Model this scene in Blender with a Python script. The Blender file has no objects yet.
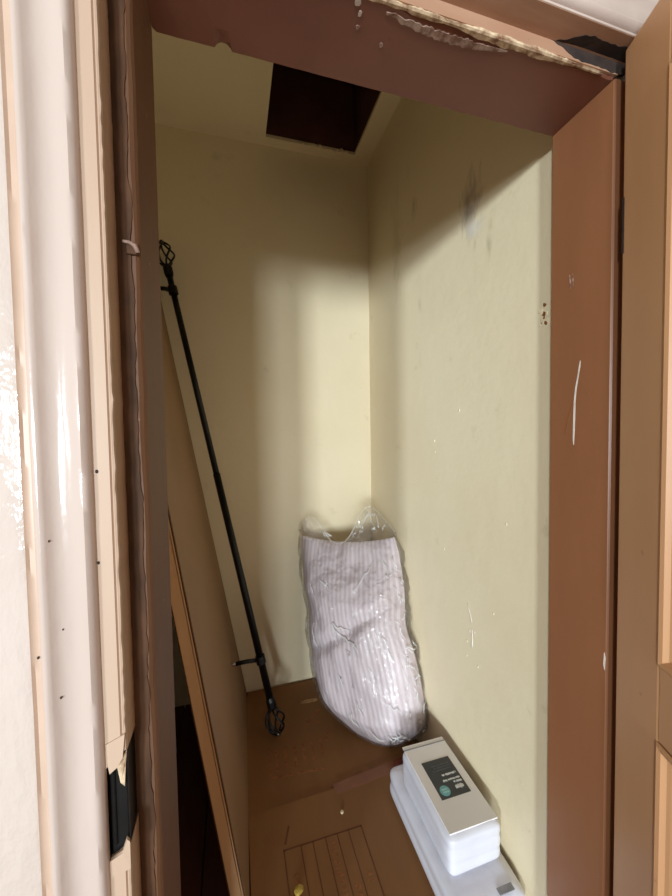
import bpy, bmesh, math, random
from mathutils import Vector, Matrix, noise

scn = bpy.context.scene
col = scn.collection
R = random.Random(7)

# ------------------------------------------------------------------ camera
YAW, PITCH, ROLL, FPX = 0.2760, 0.0388, -0.0156, 359.85
cd = bpy.data.cameras.new('camera'); cam = bpy.data.objects.new('camera', cd); col.objects.link(cam)
cd.sensor_fit = 'VERTICAL'; cd.sensor_height = 36; cd.lens = FPX / 896 * 36; cd.clip_start = 0.01
_F = Vector((math.sin(YAW) * math.cos(PITCH), math.cos(YAW) * math.cos(PITCH), -math.sin(PITCH)))
_R = Vector((math.cos(YAW), -math.sin(YAW), 0)); _U = _R.cross(_F)
_R2 = _R * math.cos(ROLL) + _U * math.sin(ROLL); _U2 = -_R * math.sin(ROLL) + _U * math.cos(ROLL)
m = Matrix((_R2, _U2, -_F)).transposed().to_4x4(); m.translation = Vector((0, 0, 1.27))
cam.matrix_world = m
scn.camera = cam

# ------------------------------------------------------------------ world, daylight, exposure
w = bpy.data.worlds.new('hall_ambient'); scn.world = w; w.use_nodes = True
w.node_tree.nodes['Background'].inputs[0].default_value = (1.0, 0.87, 0.70, 1)
w.node_tree.nodes['Background'].inputs[1].default_value = 0.46

def area(name, loc, target, sx, sy, power, colr):
    l = bpy.data.lights.new(name, 'AREA'); l.shape = 'RECTANGLE'; l.size = sx; l.size_y = sy
    l.energy = power; l.color = colr
    o = bpy.data.objects.new(name, l); col.objects.link(o); o.location = loc
    o.rotation_euler = (Vector(target) - Vector(loc)).to_track_quat('-Z', 'Y').to_euler()
    return o
area('daylight_hall_window_side', (-6.40, -6.75, 1.62), (0.6, 1.1, 1.4), 0.62, 0.8, 560, (0.82, 0.93, 1.0))
area('daylight_hall_window_middle', (-3.40, -8.40, 1.02), (0.5, 1.2, 1.2), 0.8, 1.9, 620, (0.82, 0.93, 1.0))
area('daylight_hall_window_rear', (-1.73, -7.30, 0.78), (0.4, 1.6, 0.9), 0.8, 1.45, 230, (0.82, 0.93, 1.0))

vs = scn.view_settings
scn.display_settings.display_device = 'sRGB'
vs.view_transform = 'Standard'; vs.look = 'None'; vs.gamma = 1; vs.exposure = 0.0
vs.use_curve_mapping = False

# ------------------------------------------------------------------ helpers
def lin(r, g, b):
    f = lambda c: (c / 255 / 12.92) if c / 255 <= 0.04045 else ((c / 255 + 0.055) / 1.055) ** 2.4
    return (f(r), f(g), f(b), 1)

def mat(name, c1, c2=None, scale=6.0, rough=0.5, bump=0.0, bscale=60.0, metal=0.0, stretch=(1, 1, 1), spec=0.5,
        coat=0.0, detail=4.0, lo=0.35, hi=0.65, speck=None, bstretch=None, bdist=0.002):
    """painted / plain surface: two tones mixed by stretched noise, a fine relief, optional specks of wear"""
    M = bpy.data.materials.new(name); M.use_nodes = True
    nt = M.node_tree; N = nt.nodes; L = nt.links; b = N['Principled BSDF']
    b.inputs['Roughness'].default_value = rough; b.inputs['Metallic'].default_value = metal
    b.inputs['Specular IOR Level'].default_value = spec; b.inputs['Coat Weight'].default_value = coat
    tc = N.new('ShaderNodeTexCoord')
    mp = N.new('ShaderNodeMapping'); mp.inputs['Scale'].default_value = stretch
    L.new(tc.outputs['Object'], mp.inputs[0])
    nz = N.new('ShaderNodeTexNoise'); nz.inputs['Scale'].default_value = scale; nz.inputs['Detail'].default_value = detail
    L.new(mp.outputs[0], nz.inputs['Vector'])
    r = N.new('ShaderNodeValToRGB'); r.color_ramp.elements[0].position = lo; r.color_ramp.elements[1].position = hi
    r.color_ramp.elements[0].color = c1; r.color_ramp.elements[1].color = c2 or c1
    L.new(nz.outputs[0], r.inputs[0]); out = r.outputs[0]
    if speck:
        sc, thr, colr, amt = speck
        n2 = N.new('ShaderNodeTexNoise'); n2.inputs['Scale'].default_value = sc; n2.inputs['Detail'].default_value = 6
        L.new(tc.outputs['Object'], n2.inputs['Vector'])
        r2 = N.new('ShaderNodeValToRGB'); r2.color_ramp.elements[0].position = thr; r2.color_ramp.elements[1].position = thr + 0.05
        r2.color_ramp.elements[0].color = (0, 0, 0, 1); r2.color_ramp.elements[1].color = (amt, amt, amt, 1)
        L.new(n2.outputs[0], r2.inputs[0])
        mx = N.new('ShaderNodeMix'); mx.data_type = 'RGBA'
        L.new(r2.outputs[0], mx.inputs[0]); L.new(out, mx.inputs[6]); mx.inputs[7].default_value = colr
        out = mx.outputs[2]
    L.new(out, b.inputs['Base Color'])
    if bump:
        mp2 = N.new('ShaderNodeMapping'); mp2.inputs['Scale'].default_value = bstretch or stretch
        L.new(tc.outputs['Object'], mp2.inputs[0])
        n3 = N.new('ShaderNodeTexNoise'); n3.inputs['Scale'].default_value = bscale; n3.inputs['Detail'].default_value = 3
        L.new(mp2.outputs[0], n3.inputs['Vector'])
        bp = N.new('ShaderNodeBump'); bp.inputs['Strength'].default_value = bump; bp.inputs['Distance'].default_value = bdist
        L.new(n3.outputs[0], bp.inputs['Height']); L.new(bp.outputs[0], b.inputs['Normal'])
    return M

def obj(name, bm, material, parent=None, smooth=False, bevel=0.0, loc=None):
    me = bpy.data.meshes.new(name)
    bmesh.ops.recalc_face_normals(bm, faces=bm.faces[:]) if bm.faces else None
    bm.to_mesh(me); bm.free()
    if material: me.materials.append(material)
    o = bpy.data.objects.new(name, me); col.objects.link(o)
    if smooth:
        for p in me.polygons: p.use_smooth = True
    if parent: o.parent = parent
    if loc: o.location = loc
    if bevel:
        md = o.modifiers.new('bevel', 'BEVEL'); md.width = bevel; md.segments = 2; md.limit_method = 'ANGLE'
    return o

def empty(name, loc=(0, 0, 0)):
    o = bpy.data.objects.new(name, None); col.objects.link(o); o.location = loc; o.empty_display_size = .05
    return o

def tag(o, label=None, cat=None, kind=None, group=None):
    if label: o['label'] = label
    if cat: o['category'] = cat
    if kind: o['kind'] = kind
    if group: o['group'] = group
    return o

def box(bm, x0, x1, y0, y1, z0, z1):
    v = [bm.verts.new(p) for p in ((x0, y0, z0), (x1, y0, z0), (x1, y1, z0), (x0, y1, z0), (x0, y0, z1), (x1, y0, z1), (x1, y1, z1), (x0, y1, z1))]
    for f in ((3, 2, 1, 0), (4, 5, 6, 7), (0, 1, 5, 4), (1, 2, 6, 5), (2, 3, 7, 6), (3, 0, 4, 7)): bm.faces.new([v[i] for i in f])
    return v

def hexa(bm, pts):
    v = [bm.verts.new(p) for p in pts]
    for f in ((3, 2, 1, 0), (4, 5, 6, 7), (0, 1, 5, 4), (1, 2, 6, 5), (2, 3, 7, 6), (3, 0, 4, 7)): bm.faces.new([v[i] for i in f])

def bx(*a):
    bm = bmesh.new(); box(bm, *a); return bm

def extrude_profile(bm, prof, a, b, place):
    """closed profile list of 2-D points swept from a to b; place(p, s) gives the 3-D point"""
    A = [bm.verts.new(place(p, a)) for p in prof]; B = [bm.verts.new(place(p, b)) for p in prof]
    n = len(prof)
    for i in range(n): bm.faces.new((A[i], A[(i + 1) % n], B[(i + 1) % n], B[i]))
    bm.faces.new(A); bm.faces.new(B[::-1])

def tube(bm, pts, rad, seg=10, cap=True):
    pts = [Vector(p) for p in pts]; rings = []
    rr = rad if isinstance(rad, (list, tuple)) else [rad] * len(pts)
    for i, p in enumerate(pts):
        t = (pts[min(i + 1, len(pts) - 1)] - pts[max(i - 1, 0)]).normalized()
        u = t.cross(Vector((0.13, 0.31, 0.94)));
        if u.length < .05: u = t.cross(Vector((1, 0, 0)))
        u.normalize(); v = t.cross(u)
        rings.append([bm.verts.new(p + (u * math.cos(2 * math.pi * k / seg) + v * math.sin(2 * math.pi * k / seg)) * rr[i]) for k in range(seg)])
    for a, b in zip(rings, rings[1:]):
        for k in range(seg): bm.faces.new((a[k], a[(k + 1) % seg], b[(k + 1) % seg], b[k]))
    if cap: bm.faces.new(rings[0][::-1]); bm.faces.new(rings[-1])

def flatpoly(bm, pts, z0, z1):
    extrude_profile(bm, pts, z0, z1, lambda p, s: (p[0], p[1], s))

# ------------------------------------------------------------------ materials
BR = lin(146, 96, 70); BR2 = lin(132, 84, 60)
M_brown = mat('brown_gloss_paint', lin(136, 88, 58), lin(146, 96, 64), 5, .38, .25, 35, stretch=(1, 1, .25), speck=(55, .74, lin(190, 160, 135), .6))
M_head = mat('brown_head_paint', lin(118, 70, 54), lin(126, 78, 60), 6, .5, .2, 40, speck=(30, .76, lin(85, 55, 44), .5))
M_door = mat('tan_door_paint', lin(196, 146, 104), lin(206, 156, 112), 5, .42, .35, 30, stretch=(1, 1, .22), speck=(26, .70, lin(150, 100, 70), .6))
M_cream = mat('cream_gloss_paint', lin(190, 172, 162), lin(196, 178, 168), 4, .16, .35, 38, stretch=(1, 1, .5), bdist=.0025, coat=.3)
M_cream2 = mat('cream_gloss_paint_rippled', lin(194, 178, 168), lin(200, 184, 175), 4, .14, .8, 55, stretch=(1, 1, .6), bdist=.004, coat=.3)
M_groove = mat('beige_groove_paint', lin(192, 164, 144), lin(198, 170, 150), 20, .4)  # groove in a slightly browner beige than the cream beside it
M_beige = mat('beige_jamb_front_paint', lin(182, 154, 132), lin(189, 162, 139), 12, .55, .2, 50, stretch=(1, 1, .3), speck=(40, .74, lin(150, 118, 92), .6))
M_olddark = mat('dark_worn_brown_paint', lin(66, 46, 33), lin(98, 68, 48), 45, .7, .5, 60, spec=.2, stretch=(1, 1, .25), speck=(70, .70, lin(190, 160, 135), .7))
M_peel = mat('bare_cream_peeled_edge', lin(222, 198, 164), lin(132, 96, 70), 75, .8, .8, 120)
M_putty = mat('grey_scraped_paint', lin(176, 150, 136), lin(120, 84, 68), 70, .7, .5, 90, lo=.4, hi=.6)
M_hole = mat('dark_rotten_wood', lin(40, 30, 27), lin(62, 46, 38), 40, .9, .6, 60)
M_wood = mat('raw_wood_edge', lin(222, 176, 130), lin(232, 190, 145), 18, .6, .3, 60, stretch=(1, 1, .12))
M_hard = mat('brown_hardboard_face', lin(136, 102, 68), lin(142, 108, 72), 4, .6, .1, 80)
M_hardedge = mat('dark_hardboard_edge', lin(70, 44, 28), lin(88, 56, 36), 40, .7)
M_black = mat('black_metal', lin(14, 14, 15), lin(20, 20, 21), 30, .35, .1, 80, metal=.3)
M_steel = mat('bare_steel', lin(190, 182, 172), lin(160, 150, 140), 60, .3, metal=1.0)
M_card = mat('cardboard', lin(126, 84, 42), lin(137, 92, 47), 7, .72, .25, 90, stretch=(1, .15, 1), speck=(9, .62, lin(130, 82, 42), .5))
M_print = mat('brown_cardboard_print', lin(92, 52, 24), lin(104, 60, 30), 60, .8)
M_tape = mat('brown_packing_tape', lin(128, 78, 42), lin(136, 84, 46), 20, .35)
M_fadeprint = mat('faded_cardboard_print', lin(122, 74, 38), lin(150, 96, 52), 90, .8)
M_redcard = mat('red_brown_card_edge', lin(120, 52, 34), lin(110, 48, 32), 20, .7)
M_floor = mat('dark_floorboard', lin(100, 58, 42), lin(78, 44, 32), 12, .7, .3, 50, stretch=(1, .2, 1))
M_cloth = mat('white_cotton', lin(232, 228, 232), lin(240, 237, 240), 12, .65, .4, 25, bdist=.004)
M_clothbag = mat('white_cotton_under_film', lin(212, 211, 220), lin(219, 218, 226), 12, .36, .4, 13, bdist=.006, coat=.6)
M_cardw = mat('white_card_insert', lin(230, 226, 225), lin(235, 231, 229), 10, .5)
M_label = mat('charcoal_label', lin(52, 54, 56), lin(58, 60, 62), 40, .5)
M_label2 = mat('charcoal_label_grey_print', lin(84, 86, 88), lin(76, 78, 80), 200, .5)
M_teal = mat('teal_sticker', lin(104, 168, 172), lin(112, 176, 180), 30, .5)
M_tealtxt = mat('pale_teal_print', lin(170, 208, 208), None, 30, .5)
M_white = mat('white_print', lin(226, 226, 224), None, 30, .5)
M_grey = mat('grey_sticker', lin(130, 128, 132), lin(150, 148, 150), 60, .5)
M_scratch = mat('white_paint_streak', lin(228, 220, 208), lin(214, 200, 184), 50, .5)
M_crumb = mat('cream_plaster_crumb', lin(226, 214, 186), lin(210, 190, 150), 80, .8)
M_yellow = mat('yellow_foam_crumb', lin(190, 160, 70), lin(160, 130, 50), 80, .8)
M_hatch = mat('dark_brown_loft_wood', lin(98, 58, 46), lin(80, 46, 36), 10, .8, .3, 40)
M_hall = mat('hall_wall_paint', lin(224, 214, 204), lin(228, 219, 210), 4, .6, .2, 40)

def wall_material():
    """cream-yellow emulsion with hand-worked relief, grey scuffs and rubbed stains"""
    M = bpy.data.materials.new('cream_yellow_emulsion'); M.use_nodes = True
    nt = M.node_tree; N = nt.nodes; L = nt.links; b = N['Principled BSDF']
    b.inputs['Roughness'].default_value = .42; b.inputs['Specular IOR Level'].default_value = .35
    g = N.new('ShaderNodeNewGeometry')
    n1 = N.new('ShaderNodeTexNoise'); n1.inputs['Scale'].default_value = 2.2; n1.inputs['Detail'].default_value = 5
    L.new(g.outputs['Position'], n1.inputs['Vector'])
    r = N.new('ShaderNodeValToRGB'); r.color_ramp.elements[0].position = .3; r.color_ramp.elements[1].position = .7
    r.color_ramp.elements[0].color = WALL_A; r.color_ramp.elements[1].color = WALL_B
    L.new(n1.outputs[0], r.inputs[0])
    n2 = N.new('ShaderNodeTexNoise'); n2.inputs['Scale'].default_value = 6.5; n2.inputs['Detail'].default_value = 8; n2.inputs['Roughness'].default_value = .65
    L.new(g.outputs['Position'], n2.inputs['Vector'])
    r2 = N.new('ShaderNodeValToRGB'); r2.color_ramp.elements[0].position = .64; r2.color_ramp.elements[1].position = .78
    r2.color_ramp.elements[0].color = (0, 0, 0, 1); r2.color_ramp.elements[1].color = (.45, .45, .45, 1)
    L.new(n2.outputs[0], r2.inputs[0])
    mx = N.new('ShaderNodeMix'); mx.data_type = 'RGBA'
    L.new(r2.outputs[0], mx.inputs[0]); L.new(r.outputs[0], mx.inputs[6]); mx.inputs[7].default_value = lin(176, 164, 128)
    out = mx.outputs[2]
    # two rubbed grey scuffs on the right-hand wall (position, radius, tone, amount)
    for (c, rad, tone, amt) in (((.70, .952, 1.945), (.3, .045, .10), lin(172, 158, 146), .95), ((.70, .935, 1.875), (.3, .035, .03), lin(228, 226, 222), .7),
                                ((.70, .870, 1.79), (.3, .016, .035), lin(190, 178, 140), .6), ((.70, 1.46, 2.08), (.3, .05, .22), lin(196, 182, 138), .5),
                                ((.70, 1.26, 1.76), (.3, .014, .03), lin(180, 170, 140), .5), ((.70, 1.30, 2.15), (.3, .02, .05), lin(190, 174, 130), .6)):
        sub = N.new('ShaderNodeVectorMath'); sub.operation = 'SUBTRACT'; sub.inputs[1].default_value = c
        L.new(g.outputs['Position'], sub.inputs[0])
        dv = N.new('ShaderNodeVectorMath'); dv.operation = 'DIVIDE'; dv.inputs[1].default_value = rad
        L.new(sub.outputs[0], dv.inputs[0])
        ln = N.new('ShaderNodeVectorMath'); ln.operation = 'LENGTH'; L.new(dv.outputs[0], ln.inputs[0])
        n4 = N.new('ShaderNodeTexNoise'); n4.inputs['Scale'].default_value = 38; n4.inputs['Detail'].default_value = 6
        mpn = N.new('ShaderNodeMapping'); mpn.inputs['Scale'].default_value = (1, 1.6, .55); L.new(g.outputs['Position'], mpn.inputs[0]); L.new(mpn.outputs[0], n4.inputs['Vector'])
        ad = N.new('ShaderNodeMath'); ad.operation = 'MULTIPLY_ADD'; L.new(n4.outputs[0], ad.inputs[0]); ad.inputs[1].default_value = 2.2; L.new(ln.outputs['Value'], ad.inputs[2])
        r4 = N.new('ShaderNodeValToRGB'); r4.color_ramp.elements[0].position = .30; r4.color_ramp.elements[1].position = .62
        r4.color_ramp.elements[0].color = (amt, amt, amt, 1); r4.color_ramp.elements[1].color = (0, 0, 0, 1)
        dvv = N.new('ShaderNodeMath'); dvv.operation = 'MULTIPLY'; dvv.inputs[1].default_value = .27; L.new(ad.outputs[0], dvv.inputs[0]); L.new(dvv.outputs[0], r4.inputs[0])
        m2 = N.new('ShaderNodeMix'); m2.data_type = 'RGBA'; L.new(r4.outputs[0], m2.inputs[0]); L.new(out, m2.inputs[6]); m2.inputs[7].default_value = tone
        out = m2.outputs[2]
    L.new(out, b.inputs['Base Color'])
    n3 = N.new('ShaderNodeTexNoise'); n3.inputs['Scale'].default_value = 14; n3.inputs['Detail'].default_value = 6; n3.inputs['Roughness'].default_value = .6
    L.new(g.outputs['Position'], n3.inputs['Vector'])
    bp = N.new('ShaderNodeBump'); bp.inputs['Strength'].default_value = .35; bp.inputs['Distance'].default_value = .006
    L.new(n3.outputs[0], bp.inputs['Height']); L.new(bp.outputs[0], b.inputs['Normal'])
    return M
WALL_A = lin(234, 218, 183); WALL_B = lin(240, 226, 194)
M_wall = wall_material()

# ------------------------------------------------------------------ dimensions (metres, floor z = 0, camera above the origin)
XW, XLW, YB, ZC = .7003, -.39, 1.796, 2.654      # closet: right wall, left wall, back wall, ceiling
XR, XL, Y1, Y0, ZL = .6703, -.1058, .6331, .5025, 1.8963   # door opening: reveals, back and stop faces, head
YF, STEP = .4625, .025                           # frame front, rebate depth
YH = .4625                                       # hall wall face
T = .08

# ------------------------------------------------------------------ the closet shell
S = lambda o: tag(o, kind='structure')
S(obj('wall_right', bx(XW, XW + T, Y1 - .02, YB + T, -.05, ZC + .02), M_wall))
S(obj('wall_back', bx(XLW - T, XW, YB, YB + T, -.05, ZC + .02), M_wall))
S(obj('wall_left', bx(XLW - T, XLW, Y1 - .02, YB, -.05, ZC + .02), M_wall))
HX0, HX1, HY0, HY1 = .177, .613, 1.15, 1.743
bm = bmesh.new()
# ceiling slab with the loft opening: rounded worn plaster lip by bevel
xs = [XLW - T, HX0, HX1, XW + T]; ys = [Y1 - .02, HY0, HY1, YB + T]
V = {(i, j, k): bm.verts.new((xs[i], ys[j], ZC + k * .014)) for i in range(4) for j in range(4) for k in range(2)}
for i in range(3):
    for j in range(3):
        if (i, j) == (1, 1): continue
        for k in range(2): bm.faces.new([V[i, j, k], V[i + 1, j, k], V[i + 1, j + 1, k], V[i, j + 1, k]])
for (a, b_) in (((1, 1), (2, 1)), ((2, 1), (2, 2)), ((2, 2), (1, 2)), ((1, 2), (1, 1)), ((0, 0), (3, 0)), ((3, 0), (3, 3)), ((3, 3), (0, 3)), ((0, 3), (0, 0))):
    bm.faces.new([V[a[0], a[1], 0], V[b_[0], b_[1], 0], V[b_[0], b_[1], 1], V[a[0], a[1], 1]])
ceil = S(obj('ceiling', bm, M_wall))
# loft hatch lining and boards above it
t1 = S(empty('trim_1', (0, 0, 0)))
t1['label'] = 'dark brown timber lining of the loft opening in the closet ceiling'
for nm, a in (('lining_board', (HX0 - .02, HX0, HY0, HY1, ZC + .014, ZC + .42)), ('lining_board', (HX1, HX1 + .02, HY0, HY1, ZC + .014, ZC + .42)),
              ('lining_board', (HX0 - .02, HX1 + .02, HY0 - .02, HY0, ZC + .014, ZC + .42)), ('lining_board', (HX0 - .02, HX1 + .02, HY1, HY1 + .02, ZC + .014, ZC + .42))):
    obj(nm, bx(*a), M_hatch, t1)
for k in range(4):
    y = HY0 - .02 + k * .158
    obj('loft_board', bx(HX0 - .02, HX1 + .02, y, y + .155, ZC + .42, ZC + .44), M_hatch, t1, bevel=.003)
obj('cross_batten', bx(HX0, HX1, HY1 - .12, HY1 - .06, ZC + .36, ZC + .42), M_hatch, t1)
# rough plaster crumbs along the far lip of the opening
for k in range(16):
    x = .34 + k * .0155 + R.uniform(-.004, .004)
    bm = bmesh.new(); bmesh.ops.create_icosphere(bm, subdivisions=1, radius=R.uniform(.005, .010))
    for v in bm.verts: v.co *= R.uniform(.7, 1.2)
    obj('plaster_crumb', bm, M_wall, ceil, loc=(x, HY1 - .001, ZC + R.uniform(.0, .01)))

# closet floor: dark boards, each a piece
fl = S(obj('floor', bx(XLW - T, XW + T, YH - .9, YB + T, -.06, -.022), M_hole))
px0 = XLW
while px0 < XW - .01:
    x1 = min(px0 + .135, XW)
    obj('floor_board', bx(px0 + .002, x1 - .002, YF, YB, -.022, -.002), M_floor, fl, bevel=.002); px0 += .135
for k in range(9):
    obj('floor_board', bx(-.95 + k * .22, -.95 + k * .22 + .216, YH - .75, YF - .002, -.022, -.002), M_floor, fl, bevel=.002)

# ------------------------------------------------------------------ hall wall round the doorway
bm = bmesh.new()
box(bm, -1.9, XL - .06, YH, Y1, -.05, 2.75); box(bm, XR + .06, 1.9, YH, Y1, -.05, 2.75); box(bm, XL - .06, XR + .06, YH, Y1, ZL + .06, 2.75)
S(obj('wall_front', bm, M_hall))

# ------------------------------------------------------------------ door frame with a rebate (jambs and head)
fr = S(empty('trim_2', (0, 0, 0))); fr['label'] = 'brown painted rebated door frame with cream front edge and chipped paint'
def worn(z, amp, sc, seed): return amp * noise.noise(Vector((z * sc, seed, 0)))
SK0, SK1 = .778, .893     # chopped-out strike pocket
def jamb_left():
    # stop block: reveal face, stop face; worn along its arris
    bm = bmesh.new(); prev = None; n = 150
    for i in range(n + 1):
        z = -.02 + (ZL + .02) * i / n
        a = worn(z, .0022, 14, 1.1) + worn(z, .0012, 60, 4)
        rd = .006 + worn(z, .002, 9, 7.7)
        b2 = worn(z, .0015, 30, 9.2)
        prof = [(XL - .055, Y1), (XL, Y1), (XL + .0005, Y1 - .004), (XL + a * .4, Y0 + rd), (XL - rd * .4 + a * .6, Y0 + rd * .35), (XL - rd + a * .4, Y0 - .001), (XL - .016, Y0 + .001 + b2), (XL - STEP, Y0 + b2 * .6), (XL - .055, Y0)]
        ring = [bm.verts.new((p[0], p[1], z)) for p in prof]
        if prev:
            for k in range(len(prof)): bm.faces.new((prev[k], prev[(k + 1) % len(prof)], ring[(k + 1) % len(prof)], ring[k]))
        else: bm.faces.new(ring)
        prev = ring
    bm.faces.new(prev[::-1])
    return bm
jl = obj('jamb', jamb_left(), mat('shade_darkened_brown_paint', lin(98, 66, 43), lin(110, 75, 50), 5, .6, .25, 35, stretch=(1, 1, .25), speck=(55, .72, lin(180, 150, 125), .6)), fr)  # brown frame paint darkened, the shade on this unlit jamb put into its colour
# worn dark band painted on the stop face: a raised skin of old paint with a ragged edge
bm = bmesh.new(); prev = None
for i in range(241):
    z = ZL * i / 240 * .999 + .001
    e = .0035 * noise.noise(Vector((z * 24, 3.3, 0))) + .0022 * noise.noise(Vector((z * 90, 1.3, 0)))
    e2 = .004 * noise.noise(Vector((z * 11, 8.3, 0)))
    xa, xb = XL - STEP + .0006, XL - .0080 + e + e2 * .5
    y = Y0 - .0022
    ring = [bm.verts.new(p) for p in ((xa, y, z), (xb, y, z), (xb, Y0 + .004, z), (xa, Y0 + .004, z))]
    if prev:
        for k in range(4): bm.faces.new((prev[k], prev[(k + 1) % 4], ring[(k + 1) % 4], ring[k]))
    else: bm.faces.new(ring)
    prev = ring
bm.faces.new(prev[::-1])
tag(obj('old_paint_skin', bm, M_olddark, jl), 'dark flaking old paint on the door stop')
# front block of the left jamb, cream, in two lengths above and below the strike pocket with torn ends
def front_block(z0, z1, tear0, tear1, seed):
    bm = bmesh.new(); prev = None; n = 120
    xa, xb = XL - .047, XL - STEP
    for i in range(n + 1):
        z = z0 + (z1 - z0) * i / n
        w1 = worn(z, .0010, 40, seed) + worn(z, .0006, 120, seed + 2)
        prof = [(xa, YF), (xb - .006, YF), (xb - .0045, YF + .0022), (xb - .003, YF + .0008), (xb - .001 + w1, YF + .0015), (xb + w1, YF + .004), (xb + w1 * .6, Y0 + .004), (xa, Y0 + .004)]
        ring = []
        for k, p in enumerate(prof):
            zz = z
            f = (p[0] - xa) / (xb - xa)
            if i == 0 and tear0: zz += tear0 * (f - .4) + .004 * noise.noise(Vector((p[0] * 300, p[1] * 300, seed)))
            if i == n and tear1: zz += tear1 * (f - .4) + .004 * noise.noise(Vector((p[0] * 300, p[1] * 300, seed)))
            ring.append(bm.verts.new((p[0], p[1], zz)))
        if prev:
            for k in range(len(prof)): bm.faces.new((prev[k], prev[(k + 1) % len(prof)], ring[(k + 1) % len(prof)], ring[k]))
        else: bm.faces.new(ring)
        prev = ring
    bm.faces.new(prev[::-1])
    return bm
obj('jamb_front', front_block(SK1, ZL + STEP, .018, 0, 2), M_beige, fr)
obj('jamb_front', front_block(-.02, SK0, 0, .012, 5), M_beige, fr)
# strike pocket: black metal box keep behind the torn paint
sp = obj('strike_plate', bx(XL - .047, XL - STEP - .0015, YF + .007, Y0 + .002, SK0 - .006, SK1 + .012), M_black, fr, bevel=.002)
tag(sp, 'black metal strike box in the chopped-out jamb')
bm = bmesh.new(); box(bm, XL - STEP - .0165, XL - STEP - .0145, YF + .005, YF + .008, SK0 + .006, SK1 - .010); obj('strike_lip', bm, M_black, sp, bevel=.001)
def shard(seed, pts, th=.003):
    bm = bmesh.new()
    A = [bm.verts.new((p[0], p[1] - .0014, p[2])) for p in pts]; B = [bm.verts.new((p[0] - .001, p[1] + th, p[2])) for p in pts]
    n = len(pts); bm.faces.new(A); bm.faces.new(B[::-1])
    for i in range(n): bm.faces.new((A[i], B[i], B[(i + 1) % n], A[(i + 1) % n]))
    return bm
xa = XL - .047; xb = XL - STEP
for k, pts in enumerate((
        [(xa + .001, YF + .001, SK1 + .002), (xa + .004, YF, SK1 - .014), (xa + .012, YF, SK1 - .008), (xb - .004, YF, SK1 + .002), (xb - .001, YF, SK1 + .030), (xa + .001, YF, SK1 + .022)],
        [(xa + .010, YF + .004, SK1 - .006), (xa + .014, YF + .003, SK1 - .030), (xa + .018, YF + .004, SK1 - .036), (xb - .002, YF + .004, SK1 - .008), (xb, YF + .003, SK1 + .008)],
        [(xa + .001, YF, SK0 - .024), (xa + .002, YF, SK0 - .004), (xa + .014, YF, SK0 + .002), (xb - .003, YF + .001, SK0 + .016), (xb, YF + .001, SK0 + .012), (xb, YF, SK0 - .020)])):
    obj('torn_paint', shard(k, pts), (M_beige, M_peel, M_beige)[k], sp)
# small rusty catch on the stop face
ct = empty('door_catch', (XL - .004, Y0 - .002, 1.502)); ct.parent = fr; tag(ct, 'small painted-over metal catch on the stop')
obj('catch_plate', bx(-.010, .004, -.004, .001, -.009, .005), M_olddark, ct, bevel=.001)
bm = bmesh.new(); tube(bm, [(-.013, -.006, .004), (-.006, -.007, .003), (.001, -.008, -.001), (.003, -.006, -.008)], [.0016, .0022, .0035, .003], 8); obj('catch_pin', bm, M_steel if False else M_putty, ct, smooth=True)
# right jamb
bm = bmesh.new()
prof = [(XR + .06, Y1), (XR, Y1), (XR, Y0 + .003), (XR + .003, Y0), (XR + STEP, Y0), (XR + STEP, YF), (XR + .06, YF)]
extrude_profile(bm, prof, -.02, ZL + .0, lambda p, s: (p[0], p[1], s)); jr = obj('jamb', bm, M_brown, fr)
# white paint streaks on the right reveal
def streak(parent, pts, x, mat_, wid, th=.0006, name='paint_streak'):
    bm = bmesh.new(); n = len(pts)
    L_ = []
    for i, (y, z, wd) in enumerate(pts): L_.append([bm.verts.new((x - k * th, y + s * wd * wid, z)) for k in (0, 1) for s in (-1, 1)])
    for a, b_ in zip(L_, L_[1:]):
        for i, j in ((2, 3), (3, 1), (1, 0), (0, 2)): bm.faces.new((a[i], a[j], b_[j], b_[i]))
    bm.faces.new([L_[0][i] for i in (0, 1, 3, 2)]); bm.faces.new([L_[-1][i] for i in (0, 1, 3, 2)])
    return obj(name, bm, mat_, parent)
streak(jr, [(.5640, 1.409, .3), (.5655, 1.398, .9), (.5685, 1.380, .8), (.5730, 1.355, 1), (.5755, 1.330, 1.1), (.5762, 1.30, 1.2), (.5768, 1.27, 1.2), (.5772, 1.25, .9), (.577, 1.240, .3)], XR, M_scratch, .0016)
streak(jr, [(.579, 1.33, .4), (.590, 1.296, .5), (.597, 1.262, .3)], XR, M_tape, .0012)
streak(jr, [(.590, 1.588, .3), (.588, 1.572, 1.0), (.5885, 1.560, .3)], XR, M_putty, .0016)
streak(jr, [(.583, 1.588, .3), (.582, 1.576, 1.0), (.582, 1.562, .3)], XR, M_putty, .0012)
streak(jr, [(.508, .845, .3), (.507, .836, 1.0), (.508, .822, 1.1), (.507, .812, .3)], XR, M_scratch, .0016)
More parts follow.
